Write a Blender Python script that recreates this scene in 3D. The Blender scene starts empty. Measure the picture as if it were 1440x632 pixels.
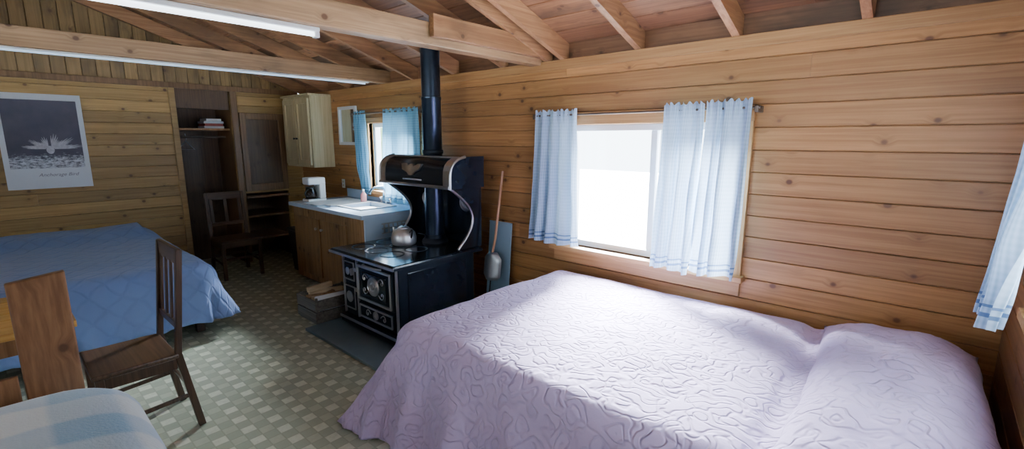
import bpy, bmesh, math, random
from mathutils import Vector, noise, Matrix
random.seed(7)
R=random.random
scene=bpy.context.scene
col=scene.collection

# ---------------------------------------------------------------- helpers
def mesh_obj(name,verts,faces,mat=None,parent=None,smooth=False,uvs=None,bevel=0,recalc=True):
    me=bpy.data.meshes.new(name)
    me.from_pydata([tuple(v) for v in verts],[],faces)
    if uvs:
        ul=me.uv_layers.new(name="UVMap")
        for l in me.loops: ul.data[l.index].uv=uvs[l.vertex_index]
    if recalc:
        bm=bmesh.new(); bm.from_mesh(me); bmesh.ops.recalc_face_normals(bm,faces=bm.faces); bm.to_mesh(me); bm.free()
    if smooth:
        for p in me.polygons: p.use_smooth=True
    o=bpy.data.objects.new(name,me); col.objects.link(o)
    if mat: me.materials.append(mat)
    if parent: o.parent=parent
    if bevel:
        m=o.modifiers.new("b",'BEVEL'); m.width=bevel; m.segments=2; m.limit_method='ANGLE'
    return o
def group(name,loc=(0,0,0),rz=0):
    e=bpy.data.objects.new(name,None); col.objects.link(e); e.location=loc; e.rotation_euler=(0,0,rz); e.empty_display_size=.1
    return e
def boxv(x0,x1,y0,y1,z0,z1):
    v=[(x0,y0,z0),(x1,y0,z0),(x1,y1,z0),(x0,y1,z0),(x0,y0,z1),(x1,y0,z1),(x1,y1,z1),(x0,y1,z1)]
    f=[(0,3,2,1),(4,5,6,7),(0,1,5,4),(1,2,6,5),(2,3,7,6),(3,0,4,7)]
    return v,f
def box(name,x0,x1,y0,y1,z0,z1,mat,parent=None,bevel=.004):
    v,f=boxv(x0,x1,y0,y1,z0,z1)
    return mesh_obj(name,v,f,mat,parent,bevel=bevel)
def hexa(name,bot,top,mat,parent=None,bevel=.004):
    v=list(bot)+list(top)
    f=[(0,3,2,1),(4,5,6,7),(0,1,5,4),(1,2,6,5),(2,3,7,6),(3,0,4,7)]
    return mesh_obj(name,v,f,mat,parent,bevel=bevel)
def bar(name,p0,p1,w,d,mat,parent=None,bevel=.004,side=(1,0,0)):
    p0=Vector(p0);p1=Vector(p1);ax=(p1-p0).normalized();s=Vector(side);s=(s-ax*s.dot(ax)).normalized();t=ax.cross(s)
    q=[(-1,-1),(1,-1),(1,1),(-1,1)]
    return hexa(name,[p0+s*a*w/2+t*b*d/2 for a,b in q],[p1+s*a*w/2+t*b*d/2 for a,b in q],mat,parent,bevel)
def lathe(name,prof,loc,mat,parent=None,seg=32,axis='Z'):
    v=[];f=[];n=len(prof)
    for i in range(seg):
        a=2*math.pi*i/seg
        for r,z in prof:
            p=(r*math.cos(a),r*math.sin(a),z)
            if axis=='Y': p=(p[0],p[2],p[1])
            if axis=='X': p=(p[2],p[0],p[1])
            v.append((p[0]+loc[0],p[1]+loc[1],p[2]+loc[2]))
    for i in range(seg):
        j=(i+1)%seg
        for k in range(n-1): f.append((i*n+k,j*n+k,j*n+k+1,i*n+k+1))
    f.append(tuple(i*n for i in range(seg))); f.append(tuple(i*n+n-1 for i in range(seg)))
    o=mesh_obj(name,v,f,mat,parent,smooth=True)
    m=o.modifiers.new("e",'EDGE_SPLIT'); m.split_angle=math.radians(40)
    return o
def cyl(name,p,r,h,mat,parent=None,axis='Z',seg=24):
    return lathe(name,[(r,0),(r,h)],p,mat,parent,seg,axis)
def tube(name,pts,r,mat,parent=None,radii=None,res=4,poly=False):
    cu=bpy.data.curves.new(name,'CURVE'); cu.dimensions='3D'; cu.bevel_depth=r; cu.bevel_resolution=res; cu.use_fill_caps=True
    sp=cu.splines.new('POLY' if poly else 'NURBS'); sp.points.add(len(pts)-1)
    for i,p in enumerate(pts):
        sp.points[i].co=(*p,1)
        if radii: sp.points[i].radius=radii[i]
    if not poly: sp.order_u=3; sp.use_endpoint_u=True; sp.resolution_u=8
    o=bpy.data.objects.new(name,cu); col.objects.link(o)
    if mat: cu.materials.append(mat)
    if parent: o.parent=parent
    return o
def extrude_profile(name,prof,x0,x1,mat,parent=None,bevel=0,smooth=False):
    n=len(prof); v=[(x0,y,z) for y,z in prof]+[(x1,y,z) for y,z in prof]
    f=[tuple(range(n)),tuple(range(2*n-1,n-1,-1))]
    for i in range(n):
        j=(i+1)%n; f.append((i,j,j+n,i+n))
    o=mesh_obj(name,v,f,mat,parent,bevel=bevel,smooth=smooth)
    if smooth:
        m=o.modifiers.new("e",'EDGE_SPLIT'); m.split_angle=math.radians(35)
    return o

# ---------------------------------------------------------------- materials
class NT:
    def __init__(s,name):
        s.m=bpy.data.materials.new(name); s.m.use_nodes=True; s.t=s.m.node_tree; s.n=s.t.nodes
        s.b=s.n["Principled BSDF"]; s.out=s.n["Material Output"]
    def new(s,t,**k):
        n=s.n.new(t)
        for a,b in k.items(): setattr(n,a,b)
        return n
    def link(s,a,b): s.t.links.new(a,b)
    def math(s,op,a,b=None,c=None,clamp=False):
        n=s.new('ShaderNodeMath',operation=op); n.use_clamp=clamp
        for i,x in enumerate((a,b,c)):
            if x is None: continue
            if isinstance(x,(int,float)): n.inputs[i].default_value=x
            else: s.link(x,n.inputs[i])
        return n.outputs[0]
    def mix(s,fac,a,b,bt='MIX'):
        n=s.new('ShaderNodeMix',data_type='RGBA',blend_type=bt)
        for i,x in ((0,fac),(6,a),(7,b)):
            if isinstance(x,(int,float)): n.inputs[i].default_value=x
            elif isinstance(x,tuple): n.inputs[i].default_value=(*x[:3],1)
            else: s.link(x,n.inputs[i])
        return n.outputs[2]
    def maprange(s,v,a,b,c,d,smooth=True):
        n=s.new('ShaderNodeMapRange'); n.interpolation_type='SMOOTHSTEP' if smooth else 'LINEAR'
        s.link(v,n.inputs[0])
        for i,x in enumerate((a,b,c,d)): n.inputs[i+1].default_value=x
        return n.outputs[0]
    def noise(s,vec,scale,detail=3,rough=.5):
        n=s.new('ShaderNodeTexNoise'); n.inputs['Scale'].default_value=scale; n.inputs['Detail'].default_value=detail; n.inputs['Roughness'].default_value=rough
        if vec is not None: s.link(vec,n.inputs['Vector'])
        return n.outputs['Fac']
    def vmul(s,vec,v):
        n=s.new('ShaderNodeVectorMath',operation='MULTIPLY'); s.link(vec,n.inputs[0]); n.inputs[1].default_value=v; return n.outputs[0]
    def bump(s,h,strength,dist):
        n=s.new('ShaderNodeBump'); n.inputs['Strength'].default_value=strength; n.inputs['Distance'].default_value=dist
        s.link(h,n.inputs['Height']); s.link(n.outputs[0],s.b.inputs['Normal'])
def simple(name,c,rough=.5,metal=0,var=.12,nscale=20,bump=0,spec=.5,emis=0):
    t=NT(name); tc=t.new('ShaderNodeTexCoord').outputs['Object']
    nz=t.noise(tc,nscale,4)
    t.link(t.mix(nz,tuple(x*(1-var) for x in c),tuple(min(1,x*(1+var)) for x in c)),t.b.inputs['Base Color'])
    t.b.inputs['Roughness'].default_value=rough; t.b.inputs['Metallic'].default_value=metal
    t.b.inputs['Specular IOR Level'].default_value=spec
    if bump: t.bump(nz,bump,.01)
    if emis:
        t.b.inputs['Emission Color'].default_value=(*c,1); t.b.inputs['Emission Strength'].default_value=emis
    return t.m
def wood(name,c1,c2,L='X',A='Z',knots=True,rough=.45,tone=(.76,1.16),knotc=(.075,.025,.010),kscale=7.2,stain=0):
    t=NT(name); tc=t.new('ShaderNodeTexCoord').outputs['Object']
    sp=t.new('ShaderNodeSeparateXYZ'); t.link(tc,sp.inputs[0])
    T=[a for a in 'XYZ' if a not in (L,A)][0]
    r=t.new('ShaderNodeNewGeometry').outputs['Random Per Island']
    cb=t.new('ShaderNodeCombineXYZ')
    t.link(t.math('ADD',sp.outputs[L],t.math('MULTIPLY',r,31.)),cb.inputs[0])
    t.link(sp.outputs[A],cb.inputs[1])
    t.link(t.math('ADD',sp.outputs[T],t.math('MULTIPLY',r,17.)),cb.inputs[2])
    vec=cb.outputs[0]
    km=None
    if knots:
        vo=t.new('ShaderNodeTexVoronoi'); vo.inputs['Scale'].default_value=kscale; t.link(t.vmul(vec,(.85,1,1)),vo.inputs['Vector'])
        d=vo.outputs['Distance']
        km=t.maprange(d,.07,.14,1,0); kw=t.maprange(d,.1,.35,1,0)
        cb2=t.new('ShaderNodeCombineXYZ'); s2=t.new('ShaderNodeSeparateXYZ'); t.link(vec,s2.inputs[0])
        t.link(s2.outputs[0],cb2.inputs[0]); t.link(t.math('ADD',s2.outputs[1],t.math('MULTIPLY',kw,.018)),cb2.inputs[1]); t.link(s2.outputs[2],cb2.inputs[2])
        gv=cb2.outputs[0]
    else: gv=vec
    g=t.noise(t.vmul(gv,(.9,34,34)),1.6,5,.62)
    g2=t.maprange(g,.3,.7,0,1)
    c=t.mix(g2,c1,c2)
    if km is not None:
        c=t.mix(t.math('MULTIPLY',kw,.3),c,tuple(x*.5 for x in c1))
        c=t.mix(t.math('MULTIPLY',km,.88),c,knotc)
    big=t.noise(t.vmul(vec,(.6,2,2)),1.1,3,.5)
    c=t.mix(t.math('MULTIPLY',t.maprange(big,.4,.7,0,1),.35),c,tuple(x*.6 for x in c1))
    if stain:
        sn=t.noise(t.vmul(vec,(1,2.5,2.5)),1.3,4,.6)
        c=t.mix(t.math('MULTIPLY',t.maprange(sn,.45,.7,0,1),stain),c,(.03,.02,.012))
    hs=t.new('ShaderNodeHueSaturation'); t.link(c,hs.inputs['Color']); t.link(t.maprange(r,0,1,tone[0],tone[1],False),hs.inputs['Value'])
    t.link(hs.outputs[0],t.b.inputs['Base Color'])
    t.b.inputs['Roughness'].default_value=rough
    t.bump(g,.12,.003)
    return t.m
def fabric(name,c,c2,quilt=9.,lines=20.,bstr=.8,pattern='meander',rough=.9,sheen=.2,wr_amt=.5):
    t=NT(name); uv=t.new('ShaderNodeTexCoord').outputs['UV']
    if pattern=='meander':
        n1=t.noise(uv,quilt,1.2,.4)
        a=t.math('ABSOLUTE',t.math('SINE',t.math('MULTIPLY',n1,lines)))
        mp=t.new('ShaderNodeMapping'); mp.inputs['Location'].default_value=(5.3,2.7,0); t.link(uv,mp.inputs[0])
        n2=t.noise(mp.outputs[0],quilt*.8,1.,.4)
        b=t.math('ABSOLUTE',t.math('SINE',t.math('MULTIPLY',n2,lines*.7)))
        e=t.math('MULTIPLY',t.maprange(a,0,.7,0,1),t.maprange(b,0,.6,.2,1))
    else:
        nn=t.new('ShaderNodeTexNoise'); nn.inputs['Scale'].default_value=5; t.link(uv,nn.inputs['Vector'])
        ad=t.new('ShaderNodeVectorMath',operation='MULTIPLY_ADD'); t.link(nn.outputs['Color'],ad.inputs[0]); ad.inputs[1].default_value=(.12,.12,0); t.link(uv,ad.inputs[2])
        s=t.new('ShaderNodeSeparateXYZ'); t.link(ad.outputs[0],s.inputs[0])
        a=t.math('ABSOLUTE',t.math('SINE',t.math('MULTIPLY',t.math('ADD',s.outputs[0],s.outputs[1]),quilt*2.2)))
        b=t.math('ABSOLUTE',t.math('SINE',t.math('MULTIPLY',t.math('SUBTRACT',s.outputs[0],s.outputs[1]),quilt*2.2)))
        e=t.math('MINIMUM',t.maprange(a,0,.5,0,1),t.maprange(b,0,.5,0,1))
    wr=t.noise(uv,22,4,.6)
    h=t.math('ADD',e,t.math('MULTIPLY',wr,wr_amt))
    t.link(t.mix(t.math('MULTIPLY',t.math('SUBTRACT',1.,e),.15),c,c2),t.b.inputs['Base Color'])
    t.b.inputs['Roughness'].default_value=rough; t.b.inputs['Sheen Weight'].default_value=sheen
    t.bump(h,bstr,.007)
    return t.m
def curtain_mat(name,c1,c2,hem):
    t=NT(name); uv=t.new('ShaderNodeTexCoord').outputs['UV']; s=t.new('ShaderNodeSeparateXYZ'); t.link(uv,s.inputs[0])
    a=t.math('SINE',t.math('MULTIPLY',s.outputs[0],420.)); b=t.math('SINE',t.math('MULTIPLY',s.outputs[1],260.))
    f=t.math('MULTIPLY',t.math('ADD',t.math('ADD',a,t.math('MULTIPLY',b,.4)),1.4),.36,clamp=True)
    c=t.mix(f,c1,c2)
    v=s.outputs[1]
    h1=t.math('MULTIPLY',t.math('GREATER_THAN',v,.035),t.math('LESS_THAN',v,.05))
    h2=t.math('MULTIPLY',t.math('GREATER_THAN',v,.07),t.math('LESS_THAN',v,.08))
    c=t.mix(t.math('MULTIPLY',t.math('ADD',h1,h2),.8),c,hem)
    tr=t.new('ShaderNodeBsdfTranslucent'); df=t.new('ShaderNodeBsdfDiffuse'); mx=t.new('ShaderNodeMixShader'); mx.inputs[0].default_value=.15
    t.link(c,tr.inputs[0]); t.link(c,df.inputs[0]); t.link(df.outputs[0],mx.inputs[1]); t.link(tr.outputs[0],mx.inputs[2]); t.link(mx.outputs[0],t.out.inputs[0])
    return t.m
def floor_mat():
    t=NT("vinyl_floor"); p=t.new('ShaderNodeTexCoord').outputs['Object']; s=t.new('ShaderNodeSeparateXYZ'); t.link(p,s.inputs[0])
    c=.07
    x=t.math('DIVIDE',s.outputs[0],c); y=t.math('DIVIDE',s.outputs[1],c)
    ox=t.math('MODULO',t.math('FLOOR',t.math('ADD',x,4000.)),2.); oy=t.math('MODULO',t.math('FLOOR',t.math('ADD',y,4000.)),2.)
    both=t.math('MULTIPLY',ox,oy); one=t.math('ABSOLUTE',t.math('SUBTRACT',ox,oy))
    base=t.mix(one,(.49,.55,.43),(.39,.45,.345))
    colr=t.mix(both,base,(.71,.76,.63))
    fx=t.math('ABSOLUTE',t.math('SUBTRACT',t.math('FRACT',t.math('ADD',x,4000.)),.5)); fy=t.math('ABSOLUTE',t.math('SUBTRACT',t.math('FRACT',t.math('ADD',y,4000.)),.5))
    ln=t.math('GREATER_THAN',t.math('MAXIMUM',fx,fy),.45)
    colr=t.mix(t.math('MULTIPLY',ln,.6),colr,(.29,.33,.24))
    n=t.noise(p,30,5,.7); n2=t.noise(p,1.3,3)
    colr=t.mix(t.math('MULTIPLY',t.maprange(n,.4,.7,0,1),.3),colr,(.35,.39,.30))
    colr=t.mix(t.math('MULTIPLY',t.maprange(n2,.4,.7,0,1),.2),colr,(.31,.34,.26))
    t.link(colr,t.b.inputs['Base Color']); t.b.inputs['Roughness'].default_value=.36
    t.bump(t.math('ADD',t.math('MULTIPLY',ln,-1.),n),.15,.002)
    return t.m
def plaid_mat():
    t=NT("plaid_blanket"); uv=t.new('ShaderNodeTexCoord').outputs['UV']; s=t.new('ShaderNodeSeparateXYZ'); t.link(uv,s.inputs[0])
    a=t.maprange(t.math('SINE',t.math('MULTIPLY',s.outputs[0],20.)),-.2,.3,0,1); b=t.maprange(t.math('SINE',t.math('MULTIPLY',s.outputs[1],20.)),-.2,.3,0,1)
    c=t.mix(t.math('MULTIPLY',t.math('ADD',a,b),.5),(.66,.73,.74),(.22,.42,.60))
    t.link(c,t.b.inputs['Base Color']); t.b.inputs['Roughness'].default_value=.95; t.b.inputs['Sheen Weight'].default_value=.5
    t.bump(t.noise(uv,120,3),.5,.006); return t.m

M_north=wood("pine_north",(.30,.135,.042),(.47,.24,.085),'X','Z',rough=.42)
M_west=wood("pine_west",(.32,.19,.06),(.46,.295,.105),'Y','Z')
M_gable=wood("pine_gable",(.21,.13,.048),(.34,.215,.085),'Z','Y',stain=.6)
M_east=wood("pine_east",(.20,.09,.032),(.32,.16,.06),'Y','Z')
M_roof=wood("roof_boards",(.20,.085,.038),(.34,.165,.078),'X','Y',stain=.7,tone=(.5,1.2))
M_rafter=wood("rafter_wood",(.26,.12,.052),(.42,.225,.105),'Y','Z',stain=.5,tone=(.75,1.15))
M_beam=wood("beam_wood",(.30,.175,.085),(.48,.30,.16),'Y','Z',stain=.45)
M_trimx=wood("trim_x",(.38,.18,.062),(.55,.31,.12),'X','Z',knots=False)
M_trimz=wood("trim_z",(.38,.18,.062),(.53,.29,.11),'Z','X',knots=False)
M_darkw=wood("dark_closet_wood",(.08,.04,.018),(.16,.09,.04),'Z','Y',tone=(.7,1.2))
M_doorp=wood("closet_panel_wood",(.16,.085,.035),(.27,.15,.065),'Z','Y',knots=False)
M_cab=wood("kitchen_cabinet_wood",(.26,.14,.055),(.46,.27,.12),'Z','X',stain=.3,tone=(.7,1.2))
M_chair=wood("chair_wood",(.045,.023,.014),(.11,.06,.033),'Z','X',knots=False,rough=.35)
M_chairx=wood("chair_seat_wood",(.055,.03,.018),(.14,.085,.05),'X','Y',knots=False,rough=.3)
M_table=wood("table_top_wood",(.62,.33,.08),(.82,.50,.16),'Y','X',rough=.3)
M_plank=wood("plank_wood",(.20,.09,.036),(.33,.17,.075),'Z','Y',rough=.4)
M_crate=wood("crate_wood",(.12,.115,.105),(.25,.235,.21),'X','Z',knots=False,rough=.8)
M_log=wood("log_wood",(.60,.46,.28),(.82,.68,.46),'Y','X',knots=False,rough=.8)
M_cream=wood("cream_cabinet_wood",(.48,.40,.22),(.62,.53,.32),'Z','X',knots=False,rough=.5,tone=(.95,1.05))
M_iron=simple("cast_iron",(.018,.027,.042),.40,.6,.3,30,.2)
M_enamel=simple("black_enamel",(.010,.016,.026),.14,.1,.2,8)
M_pipe=simple("stove_pipe",(.035,.05,.075),.28,.8,.3,10)
M_nick=simple("nickel",(.66,.66,.68),.28,1,.15,15)
M_alu=simple("aluminium",(.80,.82,.84),.38,.85,.12,12)
M_white=simple("white_paint",(.80,.82,.82),.5,0,.04,8)
M_vinyl=simple("window_vinyl",(.82,.86,.9),.35,0,.03,8)
M_plate=simple("outlet_plastic",(.60,.55,.42),.5,0,.05,6)
M_counter=simple("counter_enamel",(.50,.64,.80),.2,0,.06,10)
M_hearth=simple("hearth_slate",(.17,.26,.32),.4,.2,.15,10)
M_sheet=simple("heat_shield",(.28,.41,.52),.45,.1,.1,6)
M_black=simple("black_plastic",(.012,.013,.015),.4)
M_rod=simple("rod_dark",(.12,.09,.07),.4,.4)
M_matt=simple("mattress",(.7,.7,.72),.9)
M_paper=simple("paper",(.74,.78,.84),.6,0,.03,3)
M_tan=simple("handle_wood",(.42,.22,.12),.5,0,.2,15)
M_red=simple("book_red",(.35,.07,.05),.6)
M_metalgray=simple("grey_metal",(.5,.52,.55),.35,.8)
M_outdoor=simple("gravel",(.80,.81,.80),.95,0,.1,6)
M_bark=simple("bark",(.16,.07,.045),.95,0,.4,20,.5)
M_leaf=simple("foliage",(.14,.24,.12),.9,0,.5,6,.4)
M_glow=simple("fluorescent_tube",(.85,.93,1),.5,emis=4)
M_glow2=simple("fluorescent_tube_dim",(.60,.78,1),.5,emis=.7)
M_pink=fabric("pink_quilt",(.64,.52,.83),(.52,.40,.68))
M_pinkp=fabric("pink_pillow",(.64,.52,.83),(.52,.40,.68))
M_blue=fabric("blue_quilt",(.20,.31,.62),(.12,.20,.44),8.,pattern='diamond',bstr=.5)
M_curt=curtain_mat("curtain_cloth",(.30,.45,.60),(.50,.64,.80),(.07,.14,.30))
M_curt2=curtain_mat("curtain_cloth_kitchen",(.12,.34,.52),(.28,.52,.68),(.06,.15,.27))
M_plaid=plaid_mat()
def glass_mat(name,tint=(1,1,1)):
    t=NT(name); tr=t.new('ShaderNodeBsdfTransparent'); tr.inputs[0].default_value=(*tint,1); gl=t.new('ShaderNodeBsdfGlossy'); gl.inputs['Roughness'].default_value=.02
    mx=t.new('ShaderNodeMixShader'); mx.inputs[0].default_value=.06; t.link(tr.outputs[0],mx.inputs[1]); t.link(gl.outputs[0],mx.inputs[2]); t.link(mx.outputs[0],t.out.inputs[0]); return t.m
M_glass=glass_mat("window_glass"); M_carafe=glass_mat("carafe_glass",(.35,.35,.38))
M_mirror=simple("mirror_glass",(.7,.75,.78),.05,1,.02)

# ---------------------------------------------------------------- room shell
XW,XE,YN,YS,ZT=-6.6,.31,3.0,-2.4,2.18
RY=.3; SL=.34
def deck(y): return 2.31+SL*((YN-y) if y>=RY else (y-YS))
def planks(name,mp,l0,l1,a0,a1,w,mat,openings=(),th=.04,ch=.005,joint=0,topfn=None,gap=.0018):
    V=[];F=[]
    def add(u0,u1,b0,b1):
        if u1-u0<.002 or b1-b0<.002: return
        if b1-b0<.03: cs=[(b0,-th),(b0,0),(b1,0),(b1,-th)]
        else:
            cs=[(b0,-th),(b0,-.016),(b0+gap,-.016),(b0+gap,-.004),(b0+gap+ch*.6,0),
                (b1-gap-ch*.6,0),(b1-gap,-.004),(b1-gap,-.016),(b1,-.016),(b1,-th)]
        n=len(V);m=len(cs)
        for u in (u0,u1):
            for a,t in cs: V.append(mp(u,a,t))
        F.append(tuple(n+i for i in range(m))); F.append(tuple(n+2*m-1-i for i in range(m)))
        for i in range(m):
            j=(i+1)%m; F.append((n+i,n+j,n+m+j,n+m+i))
    a=a0
    while a<a1-.001:
        b=min(a+w,a1)
        segs=[(l0,l1)]
        for (o0,o1,p0,p1) in openings:
            if p0<b-.001 and p1>a+.001:
                ns=[]
                for s0,s1 in segs:
                    if o1<=s0 or o0>=s1: ns.append((s0,s1)); continue
                    if o0>s0: ns.append((s0,o0))
                    if o1<s1: ns.append((o1,s1))
                    if p0>a: add(max(s0,o0),min(s1,o1),a,p0)
                    if p1<b: add(max(s0,o0),min(s1,o1),p1,b)
                segs=ns
        for s0,s1 in segs:
            if topfn: s1=topfn((a+b)/2)
            if joint and s1-s0>joint*.8:
                k=s0+joint*(.3+R()*.7)
                while k<s1-.3:
                    add(s0,k-.0008,a,b); s0=k; k+=joint*(.6+R()*.6)
            add(s0,s1,a,b)
        a=b
    return mesh_obj(name,V,F,mat)
W1=(-2.12,-.90,.78,1.70); W2=(-4.86,-3.98,1.02,1.77)
planks("wall_north",lambda l,a,t:(l,YN-t,a),XW-.04,XE+.04,0,ZT,.128,M_north,[W1,W2],joint=4.2)
CL=(1.59,2.16,0,ZT); NI=(2.24,2.78,0,.90)
planks("wall_west",lambda l,a,t:(XW+t,l,a),YS,YN,0,2.2,.118,M_west,[CL,NI],joint=3.0)
planks("wall_west_gable",lambda l,a,t:(XW+t-.005,a,l),2.2,3.3,YS,YN,.115,M_gable,topfn=lambda y:deck(y)+.03)
WE=(1.0,2.30,1.02,1.80)
planks("wall_east",lambda l,a,t:(XE-t,l,a),YS,YN,0,2.2,.128,M_east,[WE])
planks("wall_east_gable",lambda l,a,t:(XE-t,a,l),2.2,3.3,YS,YN,.115,M_gable,topfn=lambda y:deck(y)+.03)
WS=(-4.1,-2.9,.95,1.85); WS2=(-1.4,-.2,.95,1.85)  # unseen south openings, added to let in fill light
planks("wall_south",lambda l,a,t:(l,YS+t,a),XW-.04,XE+.04,0,2.31,.128,M_north,[WS,WS2])
box("floor",XW-.7,XE+.05,YS-.05,YN+.05,-.1,0,floor_mat(),bevel=0)
cs_=math.cos(math.atan(SL)); ss=math.sin(math.atan(SL)); LN=(YN+.45-RY)/cs_
def mpN(l,a,t):
    y=RY+a*cs_+(-t)*ss; z=deck(RY)-a*ss+(-t)*cs_; return (l,y,z)
def mpS(l,a,t):
    y=RY-a*cs_-(-t)*ss; z=deck(RY)-a*ss+(-t)*cs_; return (l,y,z)
planks("ceiling",mpN,XW-.1,XE+.1,0,LN,.17,M_roof,joint=2.2,gap=.003)
planks("ceiling_south_slope",mpS,XW-.1,XE+.1,0,LN,.17,M_roof,joint=2.2,gap=.003)
V=[];F=[]
def prism(p):
    n=len(V); V.extend(p); F.extend([tuple(n+i for i in f) for f in [(0,3,2,1),(4,5,6,7),(0,1,5,4),(1,2,6,5),(2,3,7,6),(3,0,4,7)]])
x=-.34; rx=[]
while x>XW+.02: rx.append(x); x-=.61
for x in rx+[-2.32]:
    for sgn in (1,-1):
        ye=YN+.3 if sgn>0 else YS-.3
        zr=deck(RY); ze=zr-SL*abs(ye-RY); h=.135
        prism([(x-.022,RY,zr-h),(x+.022,RY,zr-h),(x+.022,ye,ze-h),(x-.022,ye,ze-h),(x-.022,RY,zr-.002),(x+.022,RY,zr-.002),(x+.022,ye,ze-.002),(x-.022,ye,ze-.002)])
mesh_obj("roof_rafters",V,F,M_rafter)
box("ridge_beam",XW,XE,RY-.03,RY+.03,deck(RY)-.2,deck(RY)-.01,M_roof)
box("trim_wall_plate",XW,XE,YN+.04,YN+.14,ZT-.02,ZT+.14,M_roof)
box("trim_wall_top",XW,XE,YN-.012,YN-.0005,ZT-.07,ZT-.0,M_trimx)
box("tie_beam",-2.47,-2.37,YS,YN+.05,2.155,2.29,M_beam,bevel=.006)
box("tie_beam",-4.56,-4.46,YS,YN+.05,2.18,2.31,M_beam,bevel=.006)
box("tie_beam",-2.365,-2.32,1.9,YN+.05,2.20,2.33,M_rafter,bevel=.004)
# light fixtures
g=group("fluorescent_light_fixture",(-2.44,.62,2.155))
box("housing",-.028,.028,-.62,.62,-.022,-.001,M_white,g)
cyl("tube",(0,-.60,-.034),.011,1.20,M_glow,g,'Y',12)
for yy in (-.61,.61): box("socket_%d"%(yy>0),-.02,.02,yy-.012,yy+.012,-.05,-.02,M_white,g)
g=group("fluorescent_light_fixture",(-4.50,1.2,2.18))
box("housing",-.018,.018,-1.6,1.6,-.014,-.001,M_white,g)
cyl("tube",(0,-1.56,-.021),.008,3.12,M_glow2,g,'Y',12)
# closet recess
g=group("closet",(XW,0,0))
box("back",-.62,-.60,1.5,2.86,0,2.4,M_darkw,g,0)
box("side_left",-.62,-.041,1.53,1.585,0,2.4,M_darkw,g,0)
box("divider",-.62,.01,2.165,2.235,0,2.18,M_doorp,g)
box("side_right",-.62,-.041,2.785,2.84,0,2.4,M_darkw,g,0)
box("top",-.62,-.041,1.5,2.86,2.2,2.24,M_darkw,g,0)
box("shelf",-.60,-.1,1.59,2.16,1.70,1.725,M_trimz,g)
cyl("rod",(-.3,1.59,1.62),.014,.57,M_rod,g,'Y',12)
box("niche_shelf_top",-.60,.03,2.24,2.78,.84,.87,M_doorp,g)
box("niche_shelf_mid",-.60,-.02,2.24,2.78,.58,.605,M_doorp,g)
box("niche_shelf_low",-.60,-.02,2.24,2.78,.28,.305,M_doorp,g)
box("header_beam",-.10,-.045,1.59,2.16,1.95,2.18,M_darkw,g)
y=1.72
tube("hanger",[(-.3,y,1.66),(-.3,y+.01,1.60),(-.3,y,1.57),(-.12,y+.04,1.47),(-.48,y-.04,1.47),(-.3,y,1.57)],.004,M_metalgray,g,poly=True)
for k,(m,w) in enumerate(((M_white,.12),(M_red,.11),(M_paper,.12),(M_white,.09))):
    box("stored_book_%d"%k,-.42,-.17,2.02-w,2.02+w*.85,1.726+k*.03,1.726+k*.03+.028,m,g)
g=group("door_1",(XW,0,0))
box("stile_l",.0005,.03,2.24,2.31,.93,1.92,M_doorp,g); box("stile_r",.0005,.03,2.71,2.78,.93,1.92,M_doorp,g)
box("rail_t",.0005,.03,2.31,2.71,1.84,1.92,M_doorp,g); box("rail_b",.0005,.03,2.31,2.71,.93,1.02,M_doorp,g)
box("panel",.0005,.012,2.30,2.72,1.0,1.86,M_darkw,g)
box("trim_1",XW+.0005,XW+.02,1.53,1.59,0,2.2,M_west)
box("trim_2",XW+.0005,XW+.025,YS,YN,2.17,2.23,M_doorp)
box("baseboard_west",XW+.0005,XW+.018,YS,1.53,0,.09,M_west)
box("baseboard_north",XW,XE,YN-.018,YN-.0005,0,.09,M_trimx)

# ---------------------------------------------------------------- windows (north)
def window(name,x0,x1,z0,z1,y=YN,trim=.09,mull=True,sillz=.13):
    g=group(name,((x0+x1)/2,y,z0)); w=(x1-x0)/2; h=z1-z0
    e=.001
    box("casing_l",-w-trim,-w+.01,-.022,-e,-.06,h+.0,M_trimz,g); box("casing_r",w-.01,w+trim,-.022,-e,-.06,h+.0,M_trimz,g)
    box("casing_top",-w-trim,w+trim,-.024,-e,h,h+trim,M_trimx,g)
    box("sill",-w-trim-.02,w+trim+.02,-.07,.12,-.035,.0,M_trimx,g)
    box("apron",-w-trim,w+trim,-.024,-e,-sillz,-.036,M_trimx,g)
    for n,a in (("frame_l",(-w,-w+.045,.05,.12,0,h)),("frame_r",(w-.045,w,.05,.12,0,h)),("frame_b",(-w+.045,w-.045,.05,.12,0,.045)),("frame_t",(-w+.045,w-.045,.05,.12,h-.045,h))):
        box(n,*a,M_vinyl,g)
    if mull:
        box("sash_l",.04,.085,.06,.10,.045,h-.045,M_vinyl,g); box("sash_r",.095,.13,.085,.12,.045,h-.045,M_vinyl,g)
        box("sash_b",.085,w-.045,.06,.10,.045,.085,M_vinyl,g)
    box("glass",-w+.045,w-.045,.088,.09,.045,h-.045,M_glass,g,0)
    for n,a in (("jamb_l",(-w-.015,-w,0,.14,0,h)),("jamb_r",(w,w+.015,0,.14,0,h)),("jamb_t",(-w,w,0,.14,h,h+.015))):
        box(n,*a,M_trimz,g,0)
    return g
window("window_1",*W1)
window("window_2",*W2,trim=.06,sillz=.08)
g=group("window_3",(XE,(WE[0]+WE[1])/2,WE[2]))
w=(WE[1]-WE[0])/2; h=WE[3]-WE[2]
box("frame_b",.0,.1,-w,w,0,.05,M_vinyl,g); box("frame_t",.0,.1,-w,w,h-.05,h,M_vinyl,g)
box("frame_l",.0,.1,-w,-w+.05,.05,h-.05,M_vinyl,g); box("frame_r",.0,.1,w-.05,w,.05,h-.05,M_vinyl,g); box("mullion",.03,.07,-.03,.03,.05,h-.05,M_vinyl,g)
box("sill",-.04,-.001,-w-.06,w+.06,-.04,0,M_trimx,g)
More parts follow.
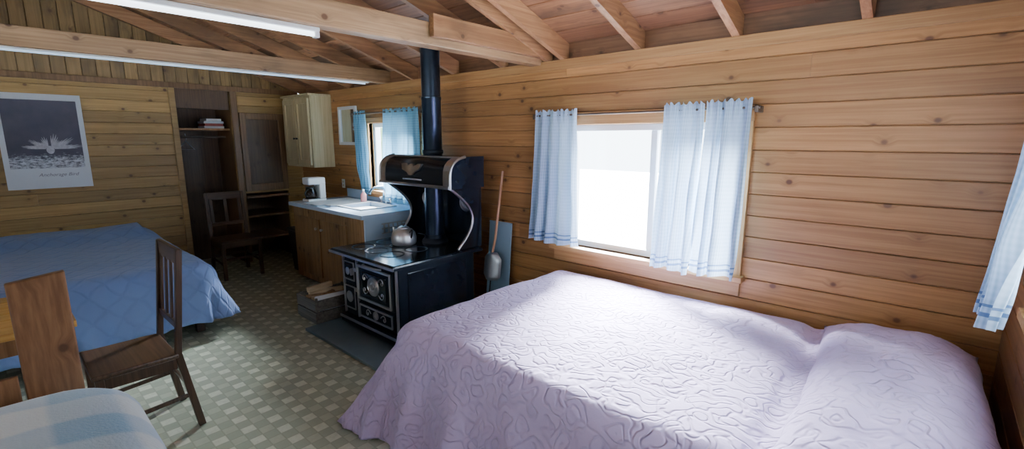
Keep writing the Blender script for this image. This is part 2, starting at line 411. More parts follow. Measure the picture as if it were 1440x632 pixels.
for nm,ws in (("fill_window_4",WS),("fill_window_5",WS2)):  # frames for the added fill-light windows behind the camera
    g=group(nm,((ws[0]+ws[1])/2,YS,ws[2])); w=(ws[1]-ws[0])/2; h=ws[3]-ws[2]
    box("frame_b",-w,w,-.1,0,0,.05,M_vinyl,g); box("frame_t",-w,w,-.1,0,h-.05,h,M_vinyl,g)
    box("frame_l",-w,-w+.05,-.1,0,.05,h-.05,M_vinyl,g); box("frame_r",w-.05,w,-.1,0,.05,h-.05,M_vinyl,g); box("mullion",-.03,.03,-.07,-.03,.05,h-.05,M_vinyl,g)

# ---------------------------------------------------------------- curtains
def curtain_panel(name,l0,l1,z0,z1,off,nf,amp,mat,parent,axis='x',flare=0,seed=0,sway=0,b0=None,b1=None):
    nx,nz=nf*16,30; V=[];F=[];U=[]
    if b0 is None: b0=l0-flare
    if b1 is None: b1=l1+flare
    for j in range(nz+1):
        k=j/nz; z=z1+(z0-z1)*k
        e=k**1.3
        a0=l0+(b0-l0)*e; a1=l1+(b1-l1)*e
        for i in range(nx+1):
            s=i/nx
            ph=.5*noise.noise(Vector((s*3,k*1.2,seed)))
            am=amp*(.35+.65*min(1,k*1.6+.1))*(.7+.6*noise.noise(Vector((s*5,seed,3.1))))
            d=am*math.sin(2*math.pi*(nf*s+ph))+ .01*noise.noise(Vector((s*9,k*5,seed+4)))
            if k<.07: d+=.006*math.sin(2*math.pi*nf*3*s)
            l=a0+(a1-a0)*s+.3*am*math.cos(4*math.pi*(nf*s+ph))*.5
            zz=z+ (.008*math.sin(s*7+seed) if j==nz else 0)+(.010*math.sin(2*math.pi*nf*2.3*s+seed) if j==0 else 0)
            dd=off+d+sway*e
            V.append((l,dd,zz) if axis=='x' else (dd,l,zz)); U.append((s*abs(b1-b0)*1.8,z-z0))
    for j in range(nz):
        for i in range(nx):
            a=j*(nx+1)+i; F.append((a,a+1,a+nx+2,a+nx+1))
    return mesh_obj(name,V,F,mat,parent,smooth=True,uvs=U)
g=group("curtain",(0,0,0))
curtain_panel("panel_l",-2.34,-1.96,.80,1.805,2.885,4,.040,M_curt,g,b0=-2.40,b1=-1.93,seed=1)
curtain_panel("panel_r",-1.31,-1.06,.765,1.81,2.88,3,.050,M_curt,g,b0=-1.36,b1=-1.09,seed=5)
curtain_panel("panel_r2",-1.05,-.80,.775,1.815,2.88,3,.048,M_curt,g,b0=-1.10,b1=-.82,seed=9)
cyl("rod",(-2.36,2.90,1.77),.007,1.60,M_rod,g,'X',12)
for xx in (-2.36,-.78): box("bracket_%d"%(xx>-1),xx-.01,xx+.01,2.89,2.999,1.745,1.782,M_rod,g)
g=group("curtain",(0,0,0))
curtain_panel("panel_l",-5.02,-4.78,.97,1.90,2.91,4,.025,M_curt2,g,b1=-4.74,b0=-4.95,seed=2)
curtain_panel("panel_r",-4.42,-3.82,.93,1.90,2.90,6,.036,M_curt2,g,b0=-4.50,b1=-3.82,seed=8)
cyl("rod",(-5.08,2.91,1.875),.009,1.32,M_rod,g,'X',12)
for xx in (-5.06,-3.78): box("bracket_%d"%(xx>-4),xx-.01,xx+.01,2.90,2.999,1.845,1.885,M_rod,g)
g=group("curtain",(0,0,0))
curtain_panel("panel",1.95,2.27,1.0,1.90,.235,4,.04,M_curt,g,axis='y',sway=-.055,seed=3,b0=2.06,b1=2.28)
cyl("rod",(.245,.85,1.875),.009,1.5,M_rod,g,'Y',12)
for yy in (.87,2.33): box("bracket_%d"%(yy>1),.235,.309,yy-.01,yy+.01,1.845,1.885,M_rod,g)

# ---------------------------------------------------------------- beds
def coverlet(name,x0,x1,y0,y1,zt,D,r,flare,mat,parent,seed=0,amp=.02,step=.03,topfn=None,cornerflare=.25):
    xi0,xi1,yi0,yi1=x0+r,x1-r,y0+r,y1-r
    arc=r*math.pi/2
    def ext(d): return arc+max(0,d-r) if d>r else d*math.pi/2
    s0,s1,t0,t1=xi0-ext(D[0]),xi1+ext(D[1]),yi0-ext(D[2]),yi1+ext(D[3])
    nx=int((s1-s0)/step);ny=int((t1-t0)/step);V=[];F=[];U=[]
    for j in range(ny+1):
        t=t0+(t1-t0)*j/ny
        for i in range(nx+1):
            s=s0+(s1-s0)*i/nx
            cx=min(max(s,xi0),xi1);cy=min(max(t,yi0),yi1)
            dx,dy=s-cx,t-cy; d=max(abs(dx),abs(dy))
            z=zt;X,Y=cx,cy
            if d>1e-6:
                L=math.hypot(dx,dy);ux,uy=dx/L,dy/L
                crn=min(abs(dx),abs(dy))/d
                if d<arc: hh=r*math.sin(d/r);z=zt-r*(1-math.cos(d/r))
                else:
                    e=d-arc; q=(s if abs(dy)>abs(dx) else t)
                    fold=amp*min(1,e/.3)*(math.sin(q*2*math.pi/.33+2*noise.noise(Vector((q*2,seed,0))))+ .5*math.sin(q*2*math.pi/.17+seed))*(1-crn)
                    hh=r+flare*e+cornerflare*crn*e+fold; z=zt-r-e*(1-.05*crn)
                X=cx+ux*hh;Y=cy+uy*hh
            w=.012*noise.noise(Vector((s*2.2,t*2.2,seed)))+.006*noise.noise(Vector((s*7,t*7,seed+9)))
            if d<arc: z+=w
            else: X+=w*.8;Y+=w*.8
            if topfn: z+=topfn(s,t)*(1 if d<=0 else max(0,1-d/arc))
            V.append((X,Y,max(z,.012)));U.append((s,t))
    for j in range(ny):
        for i in range(nx):
            a=j*(nx+1)+i;F.append((a,a+1,a+nx+2,a+nx+1))
    o=mesh_obj(name,V,F,mat,parent,smooth=True,uvs=U)
    m=o.modifiers.new("s",'SOLIDIFY');m.thickness=.010;m.offset=-1
    return o
def pillow(name,cx,cy,z,lx,ly,h,mat,parent,seed=0,rz=0,pw=2.6,flat=.3):
    n=40;V=[];F=[];U=[]
    for side in (1,-1):
        for j in range(n+1):
            for i in range(n+1):
                u=-1+2*i/n;v=-1+2*j/n
                f=(1-abs(u)**pw)*(1-abs(v)**(pw+1.5)); f=max(0,f)**.6
                X=u*lx/2*(1-.07*(1-v*v)*abs(u)**3)+.012*noise.noise(Vector((u*2,v*5,seed+2)));Y=v*ly/2*(1-.05*(1-u*u)*abs(v)**3)
                Z=(h*f if side>0 else -h*flat*f)
                if side>0: Z+=.03*f*noise.noise(Vector((u*2.2,v*3,seed)))+.010*f*noise.noise(Vector((u*7,v*12,seed)))
                V.append((X*math.cos(rz)-Y*math.sin(rz)+cx,X*math.sin(rz)+Y*math.cos(rz)+cy,Z+z+h*flat*f-.0));U.append((X,Y))
    m=(n+1)**2
    for sd in (0,1):
        for j in range(n):
            for i in range(n):
                a=sd*m+j*(n+1)+i;F.append((a,a+1,a+n+2,a+n+1) if sd==0 else (a,a+n+1,a+n+2,a+1))
    o=mesh_obj(name,V,F,mat,parent,smooth=True,uvs=U,recalc=False)
    w=o.modifiers.new("w",'WELD');w.merge_threshold=.0005
    return o
g=group("bed",(0,0,0))
coverlet("coverlet",-2.16,.27,1.38,2.965,.61,(.62,.12,.62,.14),.12,.30,M_pink,g,seed=2,amp=.024,step=.025,cornerflare=.40,
   topfn=lambda s,t:-.024*math.exp(-((s+.35-(t-2.2)*-.05)**2)/.0016)+.02*math.sin((t-1.4)*2)*.5)
box("mattress",-2.06,.24,1.48,2.93,.33,.565,M_matt,g,.05)
box("box_spring",-2.04,.24,1.50,2.92,.14,.33,M_matt,g,.02)
for i,(a,b) in enumerate(((-1.98,1.56),(-1.98,2.86),(.18,1.56),(.18,2.86))): cyl("leg_%d"%i,(a,b,0),.025,.15,M_black,g)
pillow("pillow",-.02,2.16,.602,.60,1.58,.12,M_pinkp,g,seed=3,rz=.04)
g=group("bed",(0,0,0))
coverlet("coverlet",-6.50,-4.30,-.35,1.22,.61,(.15,.46,.42,.46),.16,.22,M_blue,g,seed=6,amp=.03,step=.03,
   topfn=lambda s,t:.10*(1/(1+math.exp((s+6.0)*14)))*(1 if -.1<t<1.05 else .5),cornerflare=.38)
box("mattress",-6.48,-4.46,-.27,1.09,.33,.56,M_matt,g,.05)
box("frame",-6.48,-4.44,-.27,1.09,.22,.33,M_chair,g)
for i,(a,b) in enumerate(((-4.48,-.2),(-4.48,1.06),(-6.4,-.2),(-6.4,1.03))): box("leg_%d"%i,a-.03,a+.03,b-.03,b+.03,0,.22,M_chair,g)

# ---------------------------------------------------------------- cook stove
g=group("hearth_pad",(-3.2,2.29,0))
box("slab",-.62,.62,-.64,.60,0,.025,M_hearth,g)
S=group("wood_cook_stove",(-3.74,1.93,.025))
W=.86
for i,(a,b) in enumerate(((.09,.08),(W-.09,.08),(.09,.74),(W-.09,.74))):
    lathe("leg_%d"%i,[(.04,0),(.035,.015),(.022,.03),(.03,.05),(.045,.08)],(a,b,0),M_nick,S,16)
box("base",.03,W-.01,-.01,.82,.02,.09,M_iron,S,.012)
box("body",.05,W-.02,.04,.82,.09,.62,M_iron,S,.01)
box("cooktop",-.035,W+.04,-.04,.86,.62,.66,M_enamel,S,.015)
box("top_trim_front",-.04,W+.045,-.048,-.038,.626,.646,M_nick,S,.002)
box("top_trim_side",W+.039,W+.047,-.04,.86,.626,.646,M_iron,S,.002)
box("side_panel",W-.02,W-.010,.12,.72,.14,.57,M_enamel,S,.004)
for i in range(3):
    for j in range(2):
        lathe("lid_%d"%(i*2+j),[(.001,0),(.085,0),(.09,.002),(.092,.004),(.10,.004),(.10,0)],(.14+.21*i,.18+.24*j,.6595),M_iron,S,28)
box("fire_door",.075,.25,.02,.045,.40,.57,M_iron,S,.008)
box("fire_door_panel",.10,.225,.01,.025,.425,.545,M_enamel,S,.006)
for n,a in (("t",(.085,.24,.556,.566)),("b",(.085,.24,.404,.414)),("l",(.08,.09,.404,.566)),("r",(.236,.246,.404,.566))):
    box("fire_frame_"+n,a[0],a[1],.012,.022,a[2],a[3],M_nick,S,.002)
box("ash_door",.075,.25,.02,.045,.15,.36,M_iron,S,.008)
for n,a in (("t",(.085,.24,.346,.356)),("b",(.085,.24,.154,.164)),("l",(.08,.09,.154,.356)),("r",(.236,.246,.154,.356))):
    box("ash_frame_"+n,a[0],a[1],.012,.022,a[2],a[3],M_nick,S,.002)
lathe("draft_wheel",[(.001,0),(.045,0),(.05,-.008),(.03,-.012),(.001,-.016)],(.16,.02,.26),M_nick,S,20,'Y')
lathe("draft_wheel_2",[(.001,0),(.03,0),(.033,-.006),(.001,-.012)],(.16,.01,.485),M_nick,S,20,'Y')
box("fire_handle",.225,.24,-.01,.02,.46,.52,M_nick,S,.004)
box("oven_door",.29,.79,.02,.045,.27,.575,M_iron,S,.008)
for n,a in (("t",(.305,.775,.548,.568)),("b",(.305,.775,.278,.298)),("l",(.305,.325,.278,.568)),("r",(.755,.775,.278,.568))):
    box("oven_frame_"+n,a[0],a[1],.006,.022,a[2],a[3],M_nick,S,.004)
box("oven_panel",.37,.71,.008,.022,.33,.52,M_enamel,S,.01)
def rosette(name,x,y,z,r,ax='Y'):
    lathe(name,[(.001,-.012),(r*.25,-.012),(r*.3,-.006),(r*.55,-.005),(r*.6,-.011),(r*.7,-.011),(r*.75,-.004),(r*.95,-.004),(r,-.008),(r*1.05,0)],(x,y,z),M_nick,S,28,ax)
    for k in range(8):
        a=k*math.pi/4
        lathe(name+"_petal_%d"%k,[(.001,-.01),(r*.1,-.008),(r*.13,0)],(x+r*.43*math.cos(a),y,z+r*.43*math.sin(a)),M_nick,S,8,'Y')
rosette("oven_rosette",.54,.008,.425,.075)
def scroll(name,x,y,z,sx,sz):
    pts=[(x+sx*a,y,z+sz*b) for a,b in ((0,0),(.03,.03),(.06,.02),(.07,-.01),(.05,-.025),(.035,-.01),(.045,.0))]
    tube(name,pts,.0045,M_nick,S)
for i,(sx,sz) in enumerate(((1,1),(-1,1),(1,-1),(-1,-1))):
    scroll("oven_scroll_%d"%i,.54+sx*.075,.006,.425+sz*.055,sx,sz)
tube("oven_handle",[(.42,.008,.585),(.42,-.025,.59),(.66,-.025,.59),(.66,.008,.585)],.009,M_nick,S)
for zz in (.33,.50): box("oven_hinge_%d"%(zz>.4),.268,.31,.0,.02,zz,zz+.03,M_nick,S,.003)
box("lower_door",.29,.79,.02,.045,.115,.245,M_iron,S,.006)
for n,a in (("t",(.305,.775,.222,.235)),("b",(.305,.775,.125,.138)),("l",(.305,.318,.125,.235)),("r",(.762,.775,.125,.235))):
    box("lower_frame_"+n,a[0],a[1],.01,.022,a[2],a[3],M_nick,S,.002)
rosette("lower_rosette",.54,.02,.18,.035)
for i,sx in enumerate((1,-1)): scroll("lower_scroll_%d"%i,.54+sx*.07,.018,.18,sx,1)
for xx in (.058,.272,W-.032):
    box("front_trim_%d"%int(xx*100),xx-.006,xx+.006,.02,.04,.10,.60,M_nick,S,.002)
box("base_trim",.03,W-.01,-.018,-.008,.062,.084,M_nick,S,.003)
box("back_panel",0,W,.86,.88,.66,1.2,M_enamel,S,.003)
arc=[]
for k in range(17):
    q=k/16
    arc.append((.62+.19*math.sin(q*math.pi)-.08*q*q,.665+.52*q))
for sx,nm in ((-.01,"l"),(W-.01,"r")):
    prof=[(.885,.66)]+arc+[(.885,1.19)]
    extrude_profile("bracket_"+nm,prof,sx,sx+.02,M_enamel,S)
    tube("bracket_trim_"+nm,[(sx+.01,a,b) for a,b in arc],.012,M_nick,S)
cp=[(.89,1.175),(.89,1.43),(.68,1.43),(.62,1.42),(.57,1.395),(.535,1.36),(.52,1.32),(.515,1.26),(.515,1.175)]
extrude_profile("warming_closet",cp,-.07,W+.04,M_enamel,S,smooth=True)
for sx,nm in ((-.075,"l"),(W+.04,"r")):
    tube("closet_rim_"+nm,[(sx,a,b) for a,b in cp[2:]],.012,M_nick,S)
for x0,nm in ((-.06,"l"),(W-.04,"r")):
    pr=[(a-.006,b+.004) for a,b in cp[3:]]+[(a+.004,b) for a,b in reversed(cp[3:])]
    extrude_profile("closet_band_"+nm,pr,x0,x0+.07,M_nick,S)
tube("closet_front_trim",[(-.07,.506,1.19),(W+.04,.506,1.19)],.014,M_nick,S,poly=True)
tube("closet_top_trim",[(-.07,.62,1.425),(W+.04,.62,1.425)],.008,M_nick,S,poly=True)
tube("closet_handle",[(.30,.51,1.235),(.30,.48,1.24),(.54,.48,1.24),(.54,.51,1.235)],.007,M_nick,S)
pts=[(-.14,.05),(-.09,.052),(-.04,.03),(-.015,.05),(.015,.05),(.04,.03),(.09,.052),(.14,.05),(.11,.0),(.05,-.02),(.02,-.045),(-.02,-.045),(-.05,-.02),(-.11,.0)]
nn=len(pts); v=[(.40+a,.500+.35*max(0,b),1.315+b) for a,b in pts]+[(.40+a,.56,1.315+b) for a,b in pts]
mesh_obj("closet_ornament",v,[tuple(range(nn)),tuple(range(2*nn-1,nn-1,-1))]+[(i,(i+1)%nn,(i+1)%nn+nn,i+nn) for i in range(nn)],M_nick,S)
rosette("back_rosette_l",.17,.86,1.02,.07); rosette("back_rosette_r",.70,.86,1.02,.07)
lathe("flue_collar",[(.12,.66),(.115,.68),(.095,.70),(.095,.73)],(.43,.73,0),M_iron,S,28)
lathe("flue_pipe",[(.083,.68),(.083,1.90),(.087,1.905),(.087,1.925),(.081,1.93),(.081,2.44)],(.43,.73,0),M_pipe,S,36)
lathe("pipe_band",[(.088,1.445),(.092,1.45),(.092,1.475),(.088,1.48)],(.43,.73,0),M_iron,S,36)

K=group("tea_kettle",(-3.42,2.40,.689))
lathe("body",[(.001,0),(.10,0),(.108,.015),(.11,.06),(.10,.10),(.075,.13),(.05,.14),(.05,.146),(.03,.158),(.001,.162)],(0,0,0),M_alu,K,36)
lathe("knob",[(.001,.16),(.008,.16),(.014,.175),(.012,.185),(.001,.19)],(0,0,0),M_black,K,16)
tube("spout",[(-.09,0,.05),(-.135,0,.07),(-.15,0,.13)],.018,M_alu,K,radii=[1.2,.9,.6])
tube("handle",[(.085,0,.11),(.12,0,.15),(.125,0,.10),(.10,0,.06)],.007,M_black,K)

C=group("firewood_crate",(-4.02,1.99,0))
for k in range(2):
    z=.02+k*.105
    box("slat_front_%d"%k,-.18,.18,-.23,-.215,z,z+.095,M_crate,C); box("slat_back_%d"%k,-.18,.18,.215,.23,z,z+.095,M_crate,C)
    box("slat_left_%d"%k,-.18,-.165,-.215,.215,z,z+.095,M_crate,C); box("slat_right_%d"%k,.165,.18,-.215,.215,z,z+.095,M_crate,C)
box("bottom",-.165,.165,-.215,.215,0,.02,M_crate,C)
for sx in (-.155,.145):
    for sy in (-.205,.195): box("post_%d%d"%(sx>0,sy>0),sx-.008,sx+.012,sy-.008,sy+.012,.02,.235,M_crate,C)
rr=random.Random(3)
for k in range(13):
    x=-.11+.073*(k%4)+.01*rr.random(); z=.07+.06*(k//4)+.02*rr.random(); y0=-.2+.06*rr.random(); ln=.24+.12*rr.random(); a=.06*(rr.random()-.5)
    m=(M_log,M_paper,M_log,M_cab)[(k*7)%4]
    bar("log_%d"%k,(x-a,y0,z),(x+a,min(.2,y0+ln),z+.08*(rr.random()-.4)),.045,.05,m,C,.008,side=(1,0,rr.random()-.5))

g=group("heat_shield_panel",(-2.90,2.93,0))
hexa("sheet",[(0,-.05,0),(.26,-.05,0),(.26,-.04,0),(0,-.04,0)],[(0,.02,.88),(.26,.02,.88),(.26,.028,.88),(0,.028,.88)],M_sheet,g,.001)
box("hem_top",0,.26,.015,.031,.875,.89,M_sheet,g,.002)
g=group("ash_shovel",(-2.76,2.80,0))
tube("handle",[(.015,.15,1.33),(0,.07,.75),(-.01,.035,.60)],.011,M_tan,g,poly=True)
v=[];f=[]
n=10
for j in range(9):
    k=j/8
    for i in range(n+1):
        s=-1+2*i/n
        wv=.10*(min(1,.45+k*2.4) if k<.3 else 1)*(1 if k<.85 else math.sqrt(max(.3,1-((k-.85)/.15)**2*.5)))
        v.append((s*wv-.01,-.02+.04*s*s-.03*k+.04,.64-.24*k))
for j in range(8):
    for i in range(n):
        a=j*(n+1)+i; f.append((a,a+1,a+n+2,a+n+1))
o=mesh_obj("blade",v,f,M_metalgray,g,smooth=True); m=o.modifiers.new("s",'SOLIDIFY'); m.thickness=.004
g=group("fire_poker",(-2.80,2.82,0))
tube("rod",[(0,.12,.95),(-.02,.0,.05),(-.03,-.05,.01)],.006,M_black,g,poly=True)

# ---------------------------------------------------------------- kitchen counter
C=group("kitchen_counter",(-5.40,2.28,0))
Wd=1.50;Dp=.715
V=[];F=[]
for i in range(12):
    v,f=boxv(i*Wd/12+.001,(i+1)*Wd/12-.001,.03,.05,.05,.86); n=len(V); V+=v; F+=[tuple(n+q for q in a) for a in f]
mesh_obj("front_boards",V,F,M_cab,C,bevel=.003)
box("carcass",0,Wd-.01,.05,Dp,.05,.86,M_cab,C)
box("toe_kick",.02,Wd-.02,.09,Dp,0,.05,M_darkw,C)
for i,(a,b) in enumerate(((.10,.62),(.66,1.18))):
    for kk in range(4):
        box("door_board_%d_%d"%(i,kk),a+(b-a)*kk/4,a+(b-a)*(kk+1)/4-.002,.012,.029,.12,.76,M_cab,C,.003)
    lathe("knob_%d"%i,[(.001,-.03),(.014,-.025),(.014,-.012),(.006,0)],(b-.04 if i==0 else a+.04,.012,.66),M_nick,C,14,'Y')
bx0,bx1,by0,by1=.75,1.2,.18,.56
for n,a in (("l",(-.02,bx0,-.01,Dp)),("r",(bx1,Wd+.02,-.01,Dp)),("f",(bx0,bx1,-.01,by0)),("b",(bx0,bx1,by1,Dp))):
    box("top_"+n,a[0],a[1],a[2],a[3],.861,.90,M_counter,C,0)
box("basin_rim_f",bx0-.02,bx1+.02,by0-.02,by0,.90,.912,M_white,C);box("basin_rim_b",bx0-.02,bx1+.02,by1,by1+.02,.90,.912,M_white,C)
box("basin_rim_l",bx0-.02,bx0,by0,by1,.90,.912,M_white,C);box("basin_rim_r",bx1,bx1+.02,by0,by1,.90,.912,M_white,C)
box("basin_floor",bx0,bx1,by0,by1,.862,.868,M_white,C,0)
box("drainboard",.2,.7,.12,.6,.90,.908,M_white,C,.003)
box("side_panel",Wd-.005,Wd+.012,.02,Dp,.05,.86,M_counter,C,.003)
for k in range(6):
    box("side_rib_%d"%k,Wd+.012,Wd+.018,.22+.05*k,.235+.05*k,.70,.80,M_metalgray,C,.002)
for k in range(3):
    box("side_ribh_%d"%k,Wd+.012,Wd+.018,.20,.50,.70+.045*k,.712+.045*k,M_metalgray,C,.002)
box("backsplash",0,Wd,Dp-.012,Dp,.90,1.0,M_counter,C,.002)
tube("faucet",[(.97,.62,.90),(.97,.62,1.05),(.97,.55,1.10),(.97,.44,1.08),(.97,.42,1.03)],.011,M_nick,C)
for xx in (.88,1.06): lathe("tap_%d"%(xx>1),[(.02,.90),(.012,.92),(.012,.95),(.026,.955),(.026,.97),(.001,.975)],(xx,.62,0),M_nick,C,16)

g=group("coffee_maker",(-5.25,2.50,.9))
box("base",-.08,.08,-.11,.10,0,.03,M_white,g,.01)
box("column",-.075,.075,.03,.10,.03,.25,M_white,g,.012)
box("top",-.08,.08,-.10,.10,.19,.27,M_white,g,.015)
lathe("carafe",[(.05,0),(.062,.03),(.063,.06),(.05,.10),(.045,.115)],(0,-.045,.035),M_carafe,g,28)
lathe("carafe_lid",[(.048,0),(.05,.015),(.001,.02)],(0,-.045,.15),M_black,g,24)
tube("carafe_handle",[(.04,-.09,.14),(.07,-.14,.13),(.07,-.14,.07),(.045,-.10,.06)],.008,M_black,g)
lathe("warming_plate",[(.068,.0),(.068,.005),(.001,.006)],(0,-.045,.03),M_black,g,24)
g=group("dish_towel",(-4.98,2.40,.9))
V=[];F=[];U=[]
for j in range(9):
    for i in range(13): V.append((-.16+i*.026,-.08+j*.02,.006+.01*abs(noise.noise(Vector((i*.4,j*.4,1))))));U.append((i*.03,j*.03))
for j in range(8):
    for i in range(12): a=j*13+i;F.append((a,a+1,a+14,a+13))
o=mesh_obj("cloth",V,F,M_white,g,smooth=True,uvs=U); m=o.modifiers.new("s",'SOLIDIFY');m.thickness=.005
g=group("soap_bottle",(-4.72,2.80,.9))
lathe("bottle",[(.001,0),(.03,0),(.032,.01),(.032,.09),(.012,.115),(.012,.125)],(0,0,0),simple("pink_soap",(.6,.25,.25),.3),g,20)
lathe("cap",[(.014,.125),(.014,.145),(.001,.15)],(0,0,0),M_white,g,16)
g=group("electrical_outlet",(-5.50,2.9995,1.05))
box("plate",-.035,.035,-.006,0,-.055,.055,M_white,g,.003)
for zz in (-.022,.022): box("socket_%d"%(zz>0),-.015,.015,-.008,-.005,zz-.012,zz+.012,M_plate,g,.002)
g=group("framed_mirror",(-5.29,2.998,1.75))
for n,a in (("l",(-.2,-.165,-.225,.225)),("r",(.165,.2,-.225,.225)),("b",(-.165,.165,-.225,-.19)),("t",(-.165,.165,.19,.225))):
    box("frame_"+n,a[0],a[1],-.03,0,a[2],a[3],M_white,g,.004)
box("glass",-.165,.165,-.012,0,-.19,.19,M_mirror,g,0)
g=group("wall_cabinet",(-6.42,2.72,1.25))
box("carcass",0,.74,.02,.279,0,.86,M_cream,g)
box("face_frame",0,.74,.005,.02,0,.86,M_cream,g)
for i,(a,b) in enumerate(((.03,.36),(.38,.71))):
    for n,c in (("l",(a,a+.055,.03,.83)),("r",(b-.055,b,.03,.83)),("t",(a+.055,b-.055,.77,.83)),("b",(a+.055,b-.055,.03,.09))):
        box("door%d_%s"%(i,n),c[0],c[1],-.018,.005,c[2],c[3],M_cream,g,.003)
    box("door%d_panel"%i,a+.05,b-.05,-.003,.005,.08,.78,M_cream,g,.002)
    lathe("knob_%d"%i,[(.001,-.03),(.013,-.026),(.013,-.015),(.005,0)],((b-.025) if i==0 else (a+.025),-.018,.35),M_black,g,14,'Y')
box("cornice",-.015,.755,-.02,.279,.86,.885,M_cream,g)
g=group("trash_bin",(-5.68,2.55,0))
hexa("body",[(-.12,-.12,0),(.12,-.12,0),(.12,.12,0),(-.12,.12,0)],[(-.15,-.15,.5),(.15,-.15,.5),(.15,.15,.5),(-.15,.15,.5)],M_black,g,.02)
box("lid",-.16,.16,-.16,.16,.501,.54,M_black,g,.015)

# ---------------------------------------------------------------- chairs
def chair(loc,rz,slats=4,H=1.0,w=.42,d=.40):
    g=group("dining_chair",loc,rz)
    hw=w/2
    for sx,n in ((-1,"l"),(1,"r")):
        x=sx*(hw-.018)
        bar("back_leg_"+n,(x,.02+.05,0),(x,0,.45),.035,.035,M_chair,g); bar("back_post_"+n,(x,0,.44),(x,.06,H),.035,.03,M_chair,g)
        bar("front_leg_"+n,(x*1.02,-d+.03,0),(x,-d+.03,.43),.036,.036,M_chair,g)
        bar("side_rail_"+n,(x,-d+.04,.40),(x,-.01,.40),.02,.06,M_chair,g)
        bar("side_stretcher_"+n,(x,-d+.04,.17),(x,.04,.20),.016,.022,M_chair,g)
    bar("front_rail",(-hw+.03,-d+.03,.40),(hw-.03,-d+.03,.40),.06,.02,M_chairx,g,side=(0,0,1))
    bar("front_stretcher",(-hw+.03,-d+.03,.24),(hw-.03,-d+.03,.24),.022,.016,M_chairx,g,side=(0,0,1))
    bar("back_stretcher",(-hw+.03,.045,.22),(hw-.03,.045,.22),.022,.016,M_chairx,g,side=(0,0,1))
    box("seat",-hw-.005,hw+.005,-d,.0,.432,.458,M_chairx,g,.008)
    bar("top_rail",(-hw+.005,.058,H-.04),(hw-.005,.058,H-.04),.09,.022,M_chairx,g,side=(0,0,1))
    bar("low_rail",(-hw+.02,.02,.60),(hw-.02,.02,.60),.04,.018,M_chairx,g,side=(0,0,1))
    for k in range(slats):
        x=-hw+.06+(w-.12)*k/(slats-1)
        bar("slat_%d"%k,(x,.022,.61),(x,.052,H-.07),.035,.012,M_chair,g)
    return g
chair((-3.14,.58,0),.0,H=1.02,d=.36)
chair((-6.27,1.90,0),math.pi/2,H=.97,w=.42,slats=3)

T=group("dining_table",(-3.36,-.31,0))
V=[];F=[]
for i in range(6):
    v,f=boxv(-.37+i*.1233,-.37+(i+1)*.1233-.001,-.52,.52,.71,.742); n=len(V);V+=v;F+=[tuple(n+q for q in a) for a in f]
mesh_obj("top",V,F,M_table,T,bevel=.003)
box("apron_n",-.31,.31,.43,.45,.62,.709,M_plank,T);box("apron_s",-.31,.31,-.45,-.43,.62,.709,M_plank,T)
box("apron_e",.30,.32,-.45,.45,.62,.709,M_plank,T);box("apron_w",-.32,-.30,-.45,.45,.62,.709,M_plank,T)
for i,(a,b) in enumerate(((-.30,-.43),(.30,-.43),(-.30,.43),(.30,.43))):
    box("leg_%d"%i,a-.03,a+.03,b-.03,b+.03,0,.709,M_plank,T)

A=group("wooden_armchair",(-2.32,-.22,0))
for i,yy in enumerate((.30,-.29)):
    hexa("back_plank_%d"%i,[(-.02,yy-.075,.0),(-.02,yy+.075,.0),(.02,yy+.075,.0),(.02,yy-.075,.0)],[(-.12,yy-.08,1.09),(-.12,yy+.08,1.11),(-.085,yy+.08,1.11),(-.085,yy-.08,1.09)],M_plank,A,.005)
hexa("back_rail",[(-.045,-.21,.55),(-.045,.21,.55),(-.02,.21,.55),(-.02,-.21,.55)],[(-.065,-.21,.76),(-.065,.21,.76),(-.04,.21,.76),(-.04,-.21,.76)],M_plank,A)
box("seat_frame",.02,.70,-.36,.36,.26,.36,M_plank,A)
for i,(a,b) in enumerate(((.62,-.32),(.62,.32))): box("front_leg_%d"%i,a-.04,a+.04,b-.035,b+.035,0,.26,M_plank,A)
def cushion(name,x0,x1,y0,y1,z0,z1,mat,parent):
    V=[];F=[];U=[];nu,nv=40,20
    cx,cy,cz=(x0+x1)/2,(y0+y1)/2,(z0+z1)/2
    def sp(c,p): return math.copysign(abs(c)**p,c)
    for j in range(nv+1):
        ph=-math.pi/2+math.pi*j/nv
        for i in range(nu):
            th=2*math.pi*i/nu
            x=cx+(x1-x0)/2*sp(math.cos(ph),.45)*sp(math.cos(th),.45);y=cy+(y1-y0)/2*sp(math.cos(ph),.45)*sp(math.sin(th),.45);z=cz+(z1-z0)/2*sp(math.sin(ph),.7)
            z+=.02*noise.noise(Vector((x*5,y*5,2)))*(1 if ph>0 else 0)
            V.append((x,y,z));U.append((x+z*.3,y+z*.5))
    for j in range(nv):
        for i in range(nu):
            k=(i+1)%nu;F.append((j*nu+i,j*nu+k,(j+1)*nu+k,(j+1)*nu+i))
    return mesh_obj(name,V,F,mat,parent,smooth=True,uvs=U)
cushion("seat_cushion",.0,.80,-.48,.51,.32,.75,M_plaid,A)

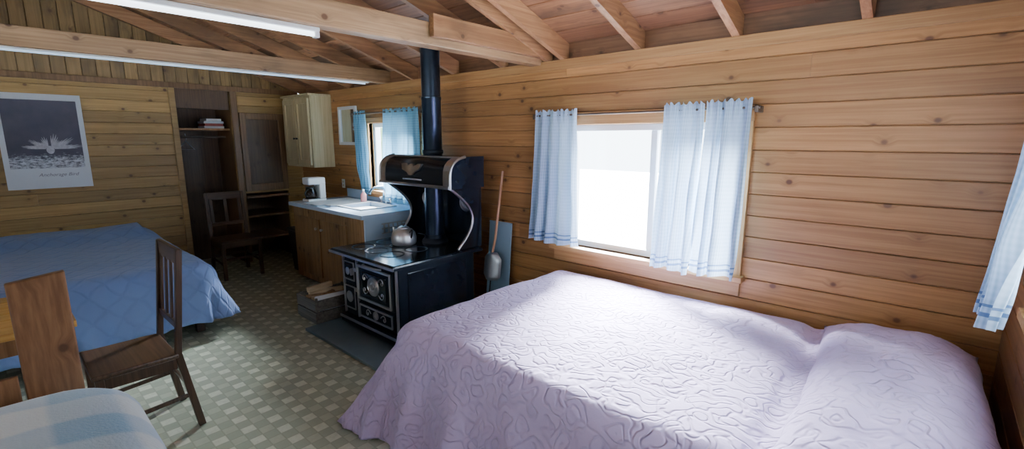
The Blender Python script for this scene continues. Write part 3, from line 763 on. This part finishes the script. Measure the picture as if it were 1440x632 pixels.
# ---------------------------------------------------------------- poster
P=group("poster",(XW+.004,.46,1.57))
box("sheet",0,.003,-.31,.31,-.46,.46,M_paper,P,0)
def art():
    t=NT("poster_picture"); p=t.new('ShaderNodeTexCoord').outputs['Object'];s=t.new('ShaderNodeSeparateXYZ');t.link(p,s.inputs[0])
    n=t.noise(t.vmul(p,(1,7,20)),3.0,8,.8); n2=t.noise(t.vmul(p,(1,6,6)),1.5,3)
    band=t.maprange(s.outputs[2],-.20,.0,.13,-.25)
    m=t.maprange(t.math('ADD',n,band),.52,.70,0,1)
    c=t.mix(n2,(.03,.032,.055),(.10,.095,.14)); c=t.mix(m,c,(.66,.70,.78)); t.link(c,t.b.inputs['Base Color']);t.b.inputs['Roughness'].default_value=.5;return t.m
box("picture",.003,.0045,-.27,.27,-.26,.40,art(),P,0)
M_wing=simple("poster_bird",(.5,.5,.56),.5,0,.5,60)
V=[];F=[]
for sgn in (1,-1):
    for k in range(18):
        a=math.radians(4+k*7.2); L=(.19+.05*math.sin(k*.9))*(1 if sgn>0 else .8)
        cy,cz=.03+sgn*.012,-.07
        dy,dz=sgn*math.cos(a*.7),math.sin(a*.7)
        py,pz=-dz,dy
        n=len(V)
        for (l,ww) in ((.02,.0025),(L*.6,.005),(L,.001)):
            V.append((.0052+k*.00005,cy+dy*l+py*ww,cz+dz*l*.62+pz*ww));V.append((.0052+k*.00005,cy+dy*l-py*ww,cz+dz*l*.62-pz*ww))
        F+= [(n,n+1,n+3,n+2),(n+2,n+3,n+5,n+4)]
mesh_obj("bird_wings",V,F,M_wing,P,recalc=False)
mesh_obj("bird_body",[(.0062,.03+.03*math.cos(a*math.pi/8),-.08+.04*math.sin(a*math.pi/8)) for a in range(16)],[tuple(range(16))],M_wing,P)
cu=bpy.data.curves.new("caption",'FONT');cu.body="Anchorage Bird";cu.size=.046;cu.align_x='CENTER';cu.shear=.35;cu.extrude=.0003
o=bpy.data.objects.new("caption",cu);col.objects.link(o);o.parent=P;o.location=(.0045,.06,-.34);o.rotation_euler=(math.pi/2,0,math.pi/2);cu.materials.append(simple("ink",(.2,.19,.25),.6))

# ---------------------------------------------------------------- outdoors
box("ground_outside",-30,20,-25,30,-.75,-.65,M_outdoor,bevel=0)
for i,(x,y,h,r) in enumerate(((-12,8,9,.16),(-15,9,9,.2))):
    T=group("spruce_tree",(x,y,-.65))
    lathe("trunk",[(r,0),(r*.3,h)],(0,0,0),M_bark,T,12)
    V=[];F=[]
    for k in range(9):
        z=1.6+k*(h-2)/9; rr_=(1-k/10)*1.5; n=len(V); seg=18
        V.append((0,0,z+1.3))
        for q in range(seg):
            a=2*math.pi*q/seg; q2=rr_*(1 if q%2 else .65)
            V.append((q2*math.cos(a+k),q2*math.sin(a+k),z-.25*(q%2)))
        for q in range(seg): F.append((n,n+1+q,n+1+(q+1)%seg))
    mesh_obj("branches",V,F,M_leaf,T,recalc=False)

# ---------------------------------------------------------------- light
w=bpy.data.worlds.new("sky");scene.world=w;w.use_nodes=True
bg=w.node_tree.nodes["Background"];bg.inputs[0].default_value=(.76,.89,1,1);bg.inputs[1].default_value=10.5
sd=bpy.data.lights.new("sun",'SUN');sd.energy=230;sd.angle=math.radians(42);sd.color=(.88,.94,1)
so=bpy.data.objects.new("sun",sd);col.objects.link(so);so.location=(-3,6,4)
so.rotation_euler=Vector((.56,-.80,-.62)).to_track_quat('-Z','Y').to_euler()

cam=bpy.data.cameras.new("camera");co=bpy.data.objects.new("camera",cam);col.objects.link(co)
co.location=(0,0,1.6);co.rotation_euler=(math.radians(90-10.3),0,math.radians(41.8))
cam.sensor_width=36;cam.lens=665/1440*36;cam.clip_start=.02
scene.camera=co
